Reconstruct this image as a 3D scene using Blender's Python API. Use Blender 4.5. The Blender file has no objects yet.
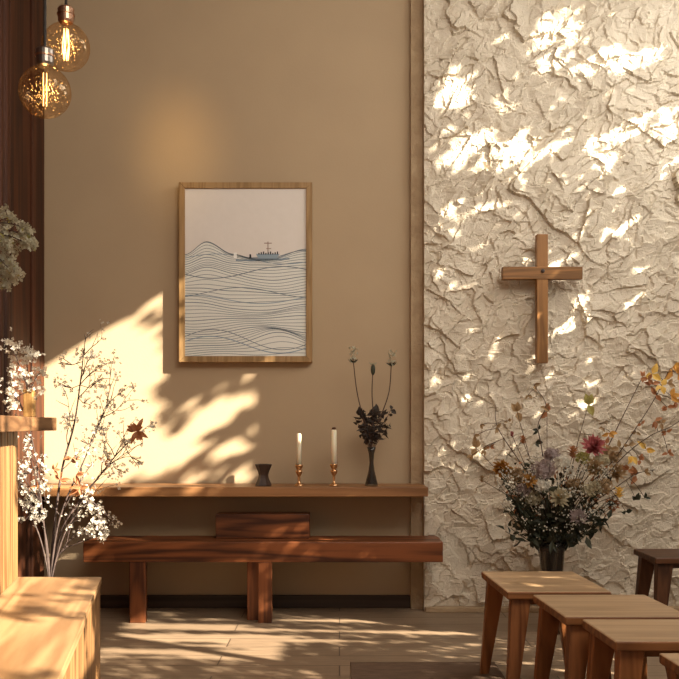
import bpy, math, random
import numpy as np
from mathutils import Vector, Matrix
C = bpy.context.scene
COL = C.collection
random.seed(7)

# ------------------------------------------------------------------ camera
CAM_H = 1.09; FPX = 900.0; CX = 339.5; HY = 425.0
cd = bpy.data.cameras.new('camera'); cam = bpy.data.objects.new('camera', cd); COL.objects.link(cam)
cam.location = (0, 0, CAM_H); cam.rotation_euler = (math.pi/2, 0, 0)
cd.sensor_width = 36; cd.lens = FPX/679*36; cd.shift_y = (HY-339.5)/679; cd.clip_start = .05
C.camera = cam
# ------------------------------------------------------------------ light
SUN_DIR = Vector((-1, .57, -.62)).normalized()      # direction the sunlight travels
w = bpy.data.worlds.new('sky'); C.world = w; w.use_nodes = True
bg = w.node_tree.nodes['Background']; bg.inputs[0].default_value = (1.0, .91, .80, 1); bg.inputs[1].default_value = 0.5
sd = bpy.data.lights.new('sun', 'SUN'); sd.energy = 29; sd.color = (1, .87, .68); sd.angle = math.radians(.55)
sun = bpy.data.objects.new('sun', sd); COL.objects.link(sun); sun.location = (6, -2, 6)
sun.rotation_euler = SUN_DIR.to_track_quat('-Z', 'Y').to_euler()
# soft area lights: sky light at the right windows, plus an added room fill
def area(name, loc, target, sx, sy, power, color):
    l = bpy.data.lights.new(name, 'AREA'); l.shape = 'RECTANGLE'; l.size = sx; l.size_y = sy; l.energy = power; l.color = color
    o = bpy.data.objects.new(name, l); COL.objects.link(o); o.location = loc
    o.rotation_euler = (Vector(target)-Vector(loc)).to_track_quat('-Z', 'Y').to_euler(); return o
area('window_daylight', (2.5, 3.9, 3.2), (0, 4.6, 1.2), 2.0, 1.6, 55, (1, .95, .87))
area('room_fill', (1.2, 0.9, 4.05), (0, 5.0, 0.9), 2.4, 1.6, 100, (1, .90, .78))
sp = bpy.data.lights.new('picture_spot', 'SPOT'); sp.energy = 90; sp.color = (1, .64, .24); sp.spot_size = math.radians(18); sp.spot_blend = 1; sp.shadow_soft_size = .16
so = bpy.data.objects.new('picture_spot', sp); COL.objects.link(so); so.location = (-.95, 3.9, 4.1)
so.rotation_euler = (Vector((-.97, 5.36, 2.76))-Vector(so.location)).to_track_quat('-Z', 'Y').to_euler()
vs = C.view_settings; vs.view_transform = 'Standard'; vs.look = 'None'; vs.exposure = 0; vs.gamma = 1; vs.use_curve_mapping = False
C.cycles.use_denoising = True
C.cycles.max_bounces = 8; C.cycles.sample_clamp_indirect = 4; C.cycles.caustics_refractive = False; C.cycles.caustics_reflective = False

def P(px, py, d): return Vector(((px-CX)*d/FPX, d, CAM_H+(HY-py)*d/FPX))   # measured point of the photo at depth d

# ------------------------------------------------------------------ helpers
class MB:
    def __init__(s): s.v = []; s.f = []; s.m = []
    def add(s, vs, fs, m=0):
        b = len(s.v); s.v += [tuple(x) for x in vs]; s.f += [tuple(b+i for i in f) for f in fs]; s.m += [m]*len(fs); return s
    def box(s, x0, x1, y0, y1, z0, z1, m=0):
        return s.hexa([(x0,y0,z0),(x1,y0,z0),(x1,y1,z0),(x0,y1,z0)], [(x0,y0,z1),(x1,y0,z1),(x1,y1,z1),(x0,y1,z1)], m)
    def hexa(s, lo, hi, m=0):                      # any prism / frustum: bottom ring (ccw) and top ring
        n = len(lo)
        return s.add(list(lo)+list(hi), [tuple(range(n-1, -1, -1)), tuple(range(n, 2*n))]+[(i, (i+1) % n, n+(i+1) % n, n+i) for i in range(n)], m)
    def prism(s, pts, z0, z1, m=0): return s.hexa([(x, y, z0) for x, y in pts], [(x, y, z1) for x, y in pts], m)
    def lathe(s, prof, n=24, c=(0,0,0), m=0, cap=True):
        vs = [(c[0]+r*math.cos(2*math.pi*k/n), c[1]+r*math.sin(2*math.pi*k/n), c[2]+z) for r, z in prof for k in range(n)]
        fs = [(i*n+k, i*n+(k+1) % n, (i+1)*n+(k+1) % n, (i+1)*n+k) for i in range(len(prof)-1) for k in range(n)]
        if cap: fs += [tuple(range(n-1, -1, -1)), tuple(range((len(prof)-1)*n, len(prof)*n))]
        return s.add(vs, fs, m)
    def tube(s, pts, rad, n=6, m=0):
        pts = [Vector(p) for p in pts]
        if not isinstance(rad, (list, tuple)): rad = [rad]*len(pts)
        vs = []; up = Vector((.3, .2, 1)).normalized()
        for i, p in enumerate(pts):
            t = (pts[min(i+1, len(pts)-1)]-pts[max(i-1, 0)]).normalized()
            a = t.cross(up); a = a.normalized() if a.length > 1e-3 else Vector((1,0,0)); b = t.cross(a)
            vs += [p+(a*math.cos(2*math.pi*k/n)+b*math.sin(2*math.pi*k/n))*rad[i] for k in range(n)]
        fs = [(i*n+k, i*n+(k+1) % n, (i+1)*n+(k+1) % n, (i+1)*n+k) for i in range(len(pts)-1) for k in range(n)]
        fs += [tuple(range(n-1, -1, -1)), tuple(range((len(pts)-1)*n, len(pts)*n))]
        return s.add(vs, fs, m)
    def ball(s, c, r, n=6, m=0, sq=(1,1,1)):
        k = max(3, n//2+1); c = Vector(c); vs = [c+Vector((0,0,-r*sq[2]))]
        for i in range(1, k):
            a = -math.pi/2+math.pi*i/k
            vs += [c+Vector((r*sq[0]*math.cos(a)*math.cos(2*math.pi*j/n), r*sq[1]*math.cos(a)*math.sin(2*math.pi*j/n), r*sq[2]*math.sin(a))) for j in range(n)]
        vs.append(c+Vector((0,0,r*sq[2]))); fs = []
        for j in range(n): fs.append((0, 1+(j+1) % n, 1+j))
        for i in range(k-2):
            for j in range(n): fs.append((1+i*n+j, 1+i*n+(j+1) % n, 1+(i+1)*n+(j+1) % n, 1+(i+1)*n+j))
        e = len(vs)-1
        for j in range(n): fs.append((e, 1+(k-2)*n+j, 1+(k-2)*n+(j+1) % n))
        return s.add(vs, fs, m)
    def leaf(s, c, d, nrm, L, W, m=0, fold=.25, curl=.15):     # a folded pointed leaf: midrib from c along d
        c = Vector(c); d = Vector(d).normalized(); n_ = Vector(nrm); sd_ = d.cross(n_)
        sd_ = sd_.normalized() if sd_.length > 1e-4 else Vector((1,0,0)); n_ = sd_.cross(d)
        mid = [c, c+d*L*.35-n_*L*.02, c+d*L*.7-n_*L*curl*.4, c+d*L-n_*L*curl]
        a = [mid[1]+sd_*W*.5+n_*W*fold, mid[2]+sd_*W*.36+n_*W*fold*.7]
        b = [mid[1]-sd_*W*.5+n_*W*fold, mid[2]-sd_*W*.36+n_*W*fold*.7]
        return s.add(mid+a+b, [(0,1,4),(1,2,5,4),(2,3,5),(0,6,1),(1,6,7,2),(2,7,3)], m)
    def build(s, name, mats, parent=None, smooth=False, bevel=0, loc=None, seg=2):
        me = bpy.data.meshes.new(name); me.from_pydata(s.v, [], s.f); me.update()
        for mt in (mats if isinstance(mats, (list, tuple)) else [mats]): me.materials.append(mt)
        me.polygons.foreach_set('material_index', s.m)
        if smooth: me.polygons.foreach_set('use_smooth', [True]*len(me.polygons))
        o = bpy.data.objects.new(name, me); COL.objects.link(o)
        if parent: o.parent = parent
        if loc is not None: o.location = loc
        if bevel:
            b = o.modifiers.new('bevel', 'BEVEL'); b.width = bevel; b.segments = seg; b.limit_method = 'ANGLE'; b.angle_limit = math.radians(40)
        return o
def thing(name, label, cat, loc=(0,0,0), group=None):
    o = bpy.data.objects.new(name, None); COL.objects.link(o); o.location = loc; o.empty_display_size = .05
    return tag(o, label, cat, group)
def tag(o, label, cat, group=None, kind=None):
    o['label'] = label; o['category'] = cat
    if group: o['group'] = group
    if kind: o['kind'] = kind
    return o
def struct(o): o['kind'] = 'structure'; return o
def rvec(): 
    a = random.uniform(0, 2*math.pi); z = random.uniform(-1, 1); r = math.sqrt(1-z*z); return Vector((r*math.cos(a), r*math.sin(a), z))
def spline(pts, n=8):                                # smooth curve through points (Catmull-Rom)
    pts = [Vector(p) for p in pts]; q = [pts[0]*2-pts[1]]+pts+[pts[-1]*2-pts[-2]]; out = []
    for i in range(1, len(q)-2):
        for k in range(n):
            t = k/n; a, b, c, d = q[i-1], q[i], q[i+1], q[i+2]
            out.append(.5*((2*b)+(c-a)*t+(2*a-5*b+4*c-d)*t*t+(3*b-a-3*c+d)*t**3))
    out.append(pts[-1]); return out

# ------------------------------------------------------------------ materials
def base(name, rough=.6, col=(.5,.5,.5), metal=0, spec=.5):
    m = bpy.data.materials.new(name); m.use_nodes = True; b = m.node_tree.nodes['Principled BSDF']
    b.inputs['Base Color'].default_value = (*col, 1); b.inputs['Roughness'].default_value = rough; b.inputs['Metallic'].default_value = metal
    b.inputs['Specular IOR Level'].default_value = spec
    return m, m.node_tree.nodes, m.node_tree.links, b
def noisy(name, c1, c2, scale=8, rough=.6, bump=.1, bscale=60, metal=0, stretch=(1,1,1), spec=.4, dist=.01):
    m, N, L, b = base(name, rough, c1, metal, spec)
    tc = N.new('ShaderNodeTexCoord'); mp = N.new('ShaderNodeMapping'); mp.inputs['Scale'].default_value = stretch; L.new(tc.outputs['Object'], mp.inputs[0])
    n = N.new('ShaderNodeTexNoise'); n.inputs['Scale'].default_value = scale; n.inputs['Detail'].default_value = 5; L.new(mp.outputs[0], n.inputs['Vector'])
    r = N.new('ShaderNodeValToRGB'); r.color_ramp.elements[0].position = .3; r.color_ramp.elements[1].position = .7
    r.color_ramp.elements[0].color = (*c1, 1); r.color_ramp.elements[1].color = (*c2, 1); L.new(n.outputs['Fac'], r.inputs[0]); L.new(r.outputs[0], b.inputs['Base Color'])
    if bump:
        n2 = N.new('ShaderNodeTexNoise'); n2.inputs['Scale'].default_value = bscale; n2.inputs['Detail'].default_value = 4; L.new(mp.outputs[0], n2.inputs['Vector'])
        bp = N.new('ShaderNodeBump'); bp.inputs['Strength'].default_value = bump; bp.inputs['Distance'].default_value = dist; L.new(n2.outputs['Fac'], bp.inputs['Height']); L.new(bp.outputs[0], b.inputs['Normal'])
    return m
def wood(name, dark, light, axis=0, scale=9, rough=.45, streak=14, bump=.12, rot=0, off=0):
    m, N, L, b = base(name, rough, light, spec=.3)
    tc = N.new('ShaderNodeTexCoord'); mp = N.new('ShaderNodeMapping'); mp.inputs['Rotation'].default_value = (0, 0, rot); mp.inputs['Location'].default_value = (off, off*.7, off*.3)
    L.new(tc.outputs['Object'], mp.inputs[0])
    mp2 = N.new('ShaderNodeMapping'); sc = [1, 1, 1]; sc[axis] = 1/streak; mp2.inputs['Scale'].default_value = sc; L.new(mp.outputs[0], mp2.inputs[0])
    n = N.new('ShaderNodeTexNoise'); n.inputs['Scale'].default_value = scale*3; n.inputs['Detail'].default_value = 6; n.inputs['Roughness'].default_value = .65; L.new(mp2.outputs[0], n.inputs['Vector'])
    n2 = N.new('ShaderNodeTexNoise'); n2.inputs['Scale'].default_value = scale*.8; n2.inputs['Detail'].default_value = 2; n2.inputs['Distortion'].default_value = 1.2; L.new(mp2.outputs[0], n2.inputs['Vector'])
    mu = N.new('ShaderNodeMath'); mu.operation = 'MULTIPLY'; mu.inputs[1].default_value = 9; L.new(n2.outputs['Fac'], mu.inputs[0])
    si = N.new('ShaderNodeMath'); si.operation = 'PINGPONG'; si.inputs[1].default_value = 1; L.new(mu.outputs[0], si.inputs[0])
    mx = N.new('ShaderNodeMath'); mx.operation = 'MULTIPLY_ADD'; mx.inputs[1].default_value = .38; L.new(si.outputs[0], mx.inputs[0]); 
    m2 = N.new('ShaderNodeMath'); m2.operation = 'MULTIPLY'; m2.inputs[1].default_value = .62; L.new(n.outputs['Fac'], m2.inputs[0]); L.new(m2.outputs[0], mx.inputs[2])
    r = N.new('ShaderNodeValToRGB'); r.color_ramp.elements[0].position = .32; r.color_ramp.elements[1].position = .66
    r.color_ramp.elements[0].color = (*dark, 1); r.color_ramp.elements[1].color = (*light, 1); L.new(mx.outputs[0], r.inputs[0]); L.new(r.outputs[0], b.inputs['Base Color'])
    bp = N.new('ShaderNodeBump'); bp.inputs['Strength'].default_value = bump; bp.inputs['Distance'].default_value = .004; L.new(mx.outputs[0], bp.inputs['Height']); L.new(bp.outputs[0], b.inputs['Normal'])
    return m
M = {}
M['beige'] = noisy('beige_plaster', (.42,.315,.205), (.45,.34,.22), 2.2, .85, .06, 90, spec=.15)
M['stone'] = noisy('rough_plaster', (.54,.47,.365), (.64,.565,.45), 7, .62, .5, 120, spec=.45, dist=.006)
M['rough_beige'] = noisy('rough_beige_plaster', (.35,.25,.155), (.43,.32,.20), 14, .85, .6, 45, spec=.15)
M['white_wall'] = noisy('pale_plaster', (.50,.42,.32), (.54,.45,.35), 3, .9, .05, 80, spec=.15)
M['dark_wall'] = wood('dark_wood_panelling', (.030,.009,.0035), (.075,.023,.008), 2, 9, .6, 24, off=1)
M['redwood'] = wood('reddish_wood', (.045,.013,.005), (.21,.068,.023), 0, 9, .42, 16)
M['redwood_v'] = wood('reddish_wood_upright', (.05,.015,.006), (.19,.062,.022), 2, 9, .42, 16, off=2)
M['ledge'] = wood('ledge_wood', (.18,.08,.03), (.36,.18,.075), 0, 8, .45, 20, off=3)
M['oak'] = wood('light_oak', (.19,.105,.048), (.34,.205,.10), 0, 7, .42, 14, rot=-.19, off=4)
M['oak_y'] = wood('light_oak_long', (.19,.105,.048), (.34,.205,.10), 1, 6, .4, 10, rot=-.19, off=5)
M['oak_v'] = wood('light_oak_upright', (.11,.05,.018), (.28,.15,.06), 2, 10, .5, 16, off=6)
M['shelf'] = wood('shelf_wood', (.09,.042,.018), (.20,.105,.048), 1, 9, .5, 12, rot=-.19, off=7)
M['frame'] = wood('frame_oak', (.26,.155,.062), (.38,.235,.105), 2, 16, .5, 12, off=8)
M['cross'] = wood('cross_wood', (.16,.072,.020), (.30,.14,.042), 2, 12, .45, 14, off=9)
M['cross_x'] = wood('cross_wood_level', (.16,.072,.020), (.30,.14,.042), 0, 12, .45, 14, off=9)
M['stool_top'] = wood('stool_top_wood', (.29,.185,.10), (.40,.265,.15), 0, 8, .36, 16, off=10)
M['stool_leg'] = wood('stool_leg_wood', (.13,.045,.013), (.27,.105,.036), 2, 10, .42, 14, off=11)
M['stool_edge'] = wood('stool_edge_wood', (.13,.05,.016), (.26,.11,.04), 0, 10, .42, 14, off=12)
M['stool_shaded'] = wood('shaded_stool_wood', (.045,.018,.008), (.11,.045,.02), 0, 10, .45, 14, off=13)  # stool wood darkened: the shade by the wall is put into the colour
M['stool_shaded_leg'] = wood('shaded_stool_leg_wood', (.045,.018,.008), (.11,.045,.02), 2, 10, .45, 14, off=14)
M['skirt'] = wood('skirting_wood', (.028,.015,.009), (.055,.032,.02), 0, 8, .5, 20)
M['brass'] = noisy('aged_brass', (.55,.30,.14), (.75,.45,.23), 30, .28, .05, 80, metal=1)
M['socket'] = noisy('copper_socket', (.40,.22,.14), (.6,.36,.24), 30, .3, .05, 80, metal=1)
M['steel'] = noisy('grey_socket', (.22,.19,.16), (.36,.31,.27), 40, .32, .05, 80, metal=1)
M['cord'] = noisy('black_cord', (.02,.015,.012), (.035,.028,.022), 40, .6, .1, 200)
M['wax'] = base('wax', .5, (.86,.78,.60))[0]; M['wax'].node_tree.nodes['Principled BSDF'].inputs['Subsurface Weight'].default_value = .15
M['wick'] = noisy('charred_wick', (.05,.02,.012), (.12,.045,.02), 60, .9, .1)
M['darkwood'] = noisy('near_black_wood', (.028,.014,.010), (.05,.026,.018), 20, .45, .1, stretch=(1,1,.2))
M['darkleaf'] = noisy('dark_leaf', (.018,.022,.012), (.045,.05,.028), 30, .55, .1)
M['blackleaf'] = noisy('near_black_leaf', (.022,.016,.012), (.05,.034,.026), 30, .6, .1)
M['darkstem'] = noisy('dark_stem', (.045,.025,.018), (.10,.055,.035), 40, .7, .2)
M['greystem'] = noisy('grey_brown_stem', (.035,.023,.020), (.085,.058,.050), 40, .7, .2)
def leafmat(name, c1, c2, tr=.35, scale=30):
    m = noisy(name, c1, c2, scale, .6, .1); N = m.node_tree.nodes; L = m.node_tree.links; b = N['Principled BSDF']
    t = N.new('ShaderNodeBsdfTranslucent'); t.inputs[0].default_value = (*[min(1, x*1.1) for x in c2], 1); mx = N.new('ShaderNodeMixShader'); mx.inputs[0].default_value = tr
    L.new(b.outputs[0], mx.inputs[1]); L.new(t.outputs[0], mx.inputs[2]); L.new(mx.outputs[0], N['Material Output'].inputs[0]); return m
M['white_petal'] = leafmat('white_petal', (.52,.48,.40), (.70,.67,.59))
M['green_white'] = leafmat('greenish_white_petal', (.30,.29,.21), (.50,.48,.37))
M['brown_leaf'] = leafmat('brown_leaf', (.26,.10,.045), (.48,.22,.10))
M['orange_leaf'] = leafmat('orange_leaf', (.50,.23,.05), (.70,.38,.09))
M['yellow_leaf'] = leafmat('yellow_leaf', (.72,.46,.09), (.88,.62,.18))
M['olive_leaf'] = leafmat('olive_leaf', (.26,.24,.07), (.42,.38,.13))
M['pink'] = leafmat('pink_petal', (.26,.05,.055), (.50,.16,.16))
M['mauve'] = leafmat('mauve_petal', (.25,.185,.18), (.44,.36,.34))
M['cream'] = leafmat('cream_petal', (.36,.31,.20), (.55,.49,.34))
M['tan'] = leafmat('tan_petal', (.25,.16,.075), (.44,.30,.16))
M['ochre'] = leafmat('ochre_petal', (.32,.15,.03), (.54,.29,.075))
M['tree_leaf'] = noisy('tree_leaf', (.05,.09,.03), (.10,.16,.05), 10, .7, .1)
M['bark'] = noisy('bark', (.08,.055,.04), (.15,.11,.08), 8, .9, .5)
M['ceramic'] = noisy('grey_ceramic', (.20,.16,.13), (.28,.23,.19), 10, .5, .1)
M['pot_wood'] = wood('pale_pot_wood', (.28,.15,.05), (.42,.25,.09), 2, 14, .5, 10)
M['mat'] = noisy('dark_floor_slab', (.085,.05,.03), (.13,.08,.05), 50, .95, .4, 200, stretch=(.3,1,1))  # even dark brown of the thin slab on the floor
M['slab_mark'] = noisy('pale_mark', (.55,.50,.42), (.65,.60,.5), 50, .95, .2)
m = M['stone']; N = m.node_tree.nodes; L = m.node_tree.links; b0 = N['Bump']
tc = N.new('ShaderNodeTexCoord'); n3 = N.new('ShaderNodeTexNoise'); n3.inputs['Scale'].default_value = 26; n3.inputs['Detail'].default_value = 3; n3.inputs['Distortion'].default_value = 1.5; L.new(tc.outputs['Object'], n3.inputs['Vector'])
ab = N.new('ShaderNodeMath'); ab.operation = 'PINGPONG'; ab.inputs[1].default_value = .08; L.new(n3.outputs['Fac'], ab.inputs[0])
b3 = N.new('ShaderNodeBump'); b3.inputs['Strength'].default_value = .3; b3.inputs['Distance'].default_value = .05; L.new(ab.outputs[0], b3.inputs['Height']); L.new(b3.outputs[0], b0.inputs['Normal'])
# dark smoked glass
m, N, L, b = base('smoked_glass', .05, (.30,.25,.20)); b.inputs['Transmission Weight'].default_value = .93; b.inputs['IOR'].default_value = 1.35; M['smoke'] = m
# amber bulb glass: see-through shell with fine dimples that catch the light
m, N, L, b = base('amber_bulb_glass', .05, (.9,.5,.2)); M['amber'] = m
tc = N.new('ShaderNodeTexCoord'); vo = N.new('ShaderNodeTexVoronoi'); vo.inputs['Scale'].default_value = 60; L.new(tc.outputs['Object'], vo.inputs['Vector'])
nz = N.new('ShaderNodeTexNoise'); nz.inputs['Scale'].default_value = 14; nz.inputs['Detail'].default_value = 3; L.new(tc.outputs['Object'], nz.inputs['Vector'])
bp = N.new('ShaderNodeBump'); bp.inputs['Strength'].default_value = .55; bp.inputs['Distance'].default_value = .006; L.new(vo.outputs['Distance'], bp.inputs['Height'])
gl = N.new('ShaderNodeBsdfGlossy'); gl.inputs[0].default_value = (1,.78,.52,1); gl.inputs['Roughness'].default_value = .12; L.new(bp.outputs[0], gl.inputs['Normal'])
tr = N.new('ShaderNodeBsdfTransparent'); tr.inputs[0].default_value = (.97,.87,.75,1)
lw = N.new('ShaderNodeLayerWeight'); lw.inputs['Blend'].default_value = .35
rp = N.new('ShaderNodeValToRGB'); rp.color_ramp.elements[0].position = .52; rp.color_ramp.elements[1].position = .68; rp.color_ramp.elements[0].color = (0,0,0,1); rp.color_ramp.elements[1].color = (.10,.10,.10,1); L.new(nz.outputs['Fac'], rp.inputs[0])
ad = N.new('ShaderNodeMath'); ad.operation = 'MULTIPLY_ADD'; ad.inputs[1].default_value = .30; ad.use_clamp = True; L.new(lw.outputs['Facing'], ad.inputs[0]); L.new(rp.outputs[0], ad.inputs[2])
mx = N.new('ShaderNodeMixShader'); L.new(ad.outputs[0], mx.inputs[0]); L.new(tr.outputs[0], mx.inputs[1]); L.new(gl.outputs[0], mx.inputs[2]); L.new(mx.outputs[0], N['Material Output'].inputs[0])
m, N, L, b = base('glowing_filament', .5, (0,0,0)); b.inputs['Emission Color'].default_value = (1,.55,.16,1); b.inputs['Emission Strength'].default_value = 9; M['filament'] = m
m, N, L, b = base('glowing_fleck', .5, (0,0,0)); b.inputs['Emission Color'].default_value = (1,.50,.13,1); b.inputs['Emission Strength'].default_value = 3; M['fleck'] = m
# art print colours
M['print_sky'] = noisy('print_grey_pink', (.74,.69,.64), (.76,.71,.66), 30, .9, .02, spec=.1)
M['print_sea'] = noisy('print_off_white', (.76,.77,.72), (.79,.79,.74), 30, .9, .02, spec=.1)
M['ink'] = base('blue_grey_ink', .9, (.17,.21,.25), spec=.1)[0]
M['ink_blue'] = base('soft_blue_ink', .9, (.30,.38,.45), spec=.1)[0]
M['ink_dark'] = base('black_ink', .9, (.02,.025,.03), spec=.1)[0]
M['ink_brown'] = base('pale_brown_ink', .9, (.32,.22,.18), spec=.1)[0]
M['paper_white'] = base('bright_white_ink', .9, (.9,.9,.87), spec=.1)[0]
# floor planks
m, N, L, b = base('floor_boards', .42, (.3,.2,.12)); M['floor'] = m
tc = N.new('ShaderNodeTexCoord'); mp = N.new('ShaderNodeMapping'); L.new(tc.outputs['Object'], mp.inputs[0]); mp.inputs['Rotation'].default_value = (0,0,.0)
br = N.new('ShaderNodeTexBrick'); br.inputs['Scale'].default_value = 1; br.inputs['Brick Width'].default_value = 1.5; br.inputs['Row Height'].default_value = .17; br.inputs['Mortar Size'].default_value = .003
br.inputs['Color1'].default_value = (.245,.175,.115,1); br.inputs['Color2'].default_value = (.33,.24,.16,1); br.inputs['Mortar'].default_value = (.07,.045,.03,1); br.offset = .37; L.new(mp.outputs[0], br.inputs['Vector'])
mp2 = N.new('ShaderNodeMapping'); mp2.inputs['Scale'].default_value = (1.4, 16, 1); L.new(tc.outputs['Object'], mp2.inputs[0])
n = N.new('ShaderNodeTexNoise'); n.inputs['Scale'].default_value = 4; n.inputs['Detail'].default_value = 7; n.inputs['Roughness'].default_value = .65; L.new(mp2.outputs[0], n.inputs['Vector'])
r = N.new('ShaderNodeValToRGB'); r.color_ramp.elements[0].position = .3; r.color_ramp.elements[1].position = .75; r.color_ramp.elements[0].color = (.6,.6,.6,1); r.color_ramp.elements[1].color = (1.15,1.12,1.1,1); L.new(n.outputs['Fac'], r.inputs[0])
mc = N.new('ShaderNodeMix'); mc.data_type = 'RGBA'; mc.blend_type = 'MULTIPLY'; mc.inputs[0].default_value = 1; L.new(br.outputs['Color'], mc.inputs[6]); L.new(r.outputs[0], mc.inputs[7]); L.new(mc.outputs[2], b.inputs['Base Color'])
bp = N.new('ShaderNodeBump'); bp.inputs['Strength'].default_value = .25; bp.inputs['Distance'].default_value = .004; L.new(n.outputs['Fac'], bp.inputs['Height']); L.new(bp.outputs[0], b.inputs['Normal'])

# ------------------------------------------------------------------ room shell
YB = 5.38            # beige back wall
YS = 5.28            # mean face of the rough wall
XL = -1.745; XR = 2.6; ZC = 4.62; Y0 = -1.6
struct(MB().box(XL-.2, XR+.2, Y0, YB+.25, -.1, 0).build('floor', M['floor']))
struct(MB().box(XL-.2, XR+.2, Y0, YB+.25, ZC, ZC+.12).build('ceiling', M['white_wall']))
struct(MB().box(XL-.2, .46, YB, YB+.2, 0, ZC).build('wall_back', M['beige']))
# dark wood wall on the left, boards and ribs standing proud of it
wl = MB().box(XL-.15, XL-.02, Y0, YB, 0, ZC)
yy = YB
def board(y0, y1, t): wl.box(XL-.03, XL+t-.012, y0, y1, 0, ZC)
board(5.24, 5.36, .0); board(5.10, 5.225, .018); board(4.79, 5.085, .008)
for y, r in ((4.74,.016), (4.685,.030), (4.62,.024), (4.565,.014)): wl.lathe([(r, 0), (r, ZC)], 14, (XL-.006, y, 0))
y = 4.53
while y > Y0+.3: board(y-.27, y, .008); y -= .285
struct(wl.build('wall_left', M['dark_wall'], bevel=.003))
# rough beige pilaster between the two walls
def grid_wall(name, x0, x1, z0, z1, ys, hf, step, mat, y_back):
    nx = int((x1-x0)/step)+1; nz = int((z1-z0)/step)+1
    X, Z = np.meshgrid(np.linspace(x0, x1, nx), np.linspace(z0, z1, nz))
    Hh = hf(X, Z); V = np.stack([X, ys-Hh, Z], -1).reshape(-1, 3)
    idx = np.arange(nx*nz).reshape(nz, nx)
    F = np.stack([idx[:-1,:-1], idx[:-1,1:], idx[1:,1:], idx[1:,:-1]], -1).reshape(-1, 4)
    vs = V.tolist(); fs = F.tolist(); bnum = len(vs)
    for side in (idx[:, 0], idx[:, -1]):                    # side returns
        s0 = len(vs); vs += [[V[i][0], y_back, V[i][2]] for i in side]
        for k in range(len(side)-1):
            q = [int(side[k]), int(side[k+1]), s0+k+1, s0+k]; fs.append(q if side is not idx[:, -1] else q)
    me = bpy.data.meshes.new(name); me.from_pydata(vs, [], fs); me.update(); me.materials.append(mat)
    o = bpy.data.objects.new(name, me); COL.objects.link(o); return struct(o)
rng = np.random.default_rng(5)
def vnoise(X, Z, s, seed):
    r_ = np.random.default_rng(seed); T = r_.random((64, 64)); x = X/s+31.3; z = Z/s+17.7
    xi = np.floor(x).astype(int); zi = np.floor(z).astype(int); fx = x-xi; fz = z-zi; fx = fx*fx*(3-2*fx); fz = fz*fz*(3-2*fz)
    g = lambda a, b_: T[a % 64, b_ % 64]
    return (g(xi,zi)*(1-fx)+g(xi+1,zi)*fx)*(1-fz)+(g(xi,zi+1)*(1-fx)+g(xi+1,zi+1)*fx)*fz
def plates(X, Z, s, tilt, seed, drop, pw=1.0):
    """overlapping crumpled flakes: at each point the highest of the tilted plates around it"""
    r_ = np.random.default_rng(seed); n = 128; jx = r_.random((n,n)); jz = r_.random((n,n)); tx = r_.normal(0, tilt, (n,n)); tz = r_.normal(0, tilt, (n,n)); h0 = r_.random((n,n))*s*tilt*.55
    x = X/s+20; z = Z/s+20; xi = np.floor(x).astype(int); zi = np.floor(z).astype(int); best = np.full(X.shape, -9.)
    for a in (-2,-1,0,1,2):
        for c in (-2,-1,0,1,2):
            i = (xi+a) % n; k = (zi+c) % n; dx = (x-(xi+a+jx[i,k]))*s; dz = (z-(zi+c+jz[i,k]))*s
            h = h0[i,k]+dx*tx[i,k]+dz*tz[i,k]-drop*(dx*dx+dz*dz)**.5*pw
            best = np.maximum(best, h)
    return best
def stone_h(X, Z):
    wx = X+.07*(vnoise(X, Z, .17, 1)-.5)+.03*(vnoise(X, Z, .05, 2)-.5); wz = Z+.07*(vnoise(X, Z, .17, 3)-.5)+.03*(vnoise(X, Z, .05, 4)-.5)
    rot = lambda a: (wx*math.cos(a)+wz*math.sin(a)+9, -wx*math.sin(a)+wz*math.cos(a)+9)
    u, v = rot(.9); h = .10*plates(u, v*.8, .15, .42, 11, .10)
    u, v = rot(.35); h += .22*plates(u, v*1.35, .075, .45, 12, .16)
    u, v = rot(-.5); h += .27*plates(u*1.2, v*.8, .042, .5, 13, .18)
    u, v = rot(.15); h += .22*plates(u*.7, v*1.6, .022, .5, 14, .2)
    h += .004*(vnoise(X, Z, .5, 6)-.5)+.002*vnoise(X, Z, .02, 7)
    return (h-h.mean())*.62
grid_wall('wall_right_of_altar', .497, XR, 0, 3.9, YS, stone_h, .0072, M['stone'], YB+.05).name = 'wall_back_stone'
struct(MB().box(.497, XR, YS-.02, YB+.2, 3.88, ZC).build('wall_back_upper', M['stone']))
def pil_h(X, Z): return .010*vnoise(X, Z, .12, 21)+.005*vnoise(X, Z, .03, 22)
grid_wall('wall_pilaster', .423, .500, 0, ZC, YB-.035, pil_h, .0095, M['rough_beige'], YB+.05)
# skirting
struct(MB().box(XL, .423, YB-.022, YB+.01, 0, .075).build('baseboard_back', M['skirt'], bevel=.003))
struct(MB().box(.50, XR, YS-.055, YS+.01, 0, .028).build('baseboard_stone', M['rough_beige'], bevel=.004))
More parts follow.
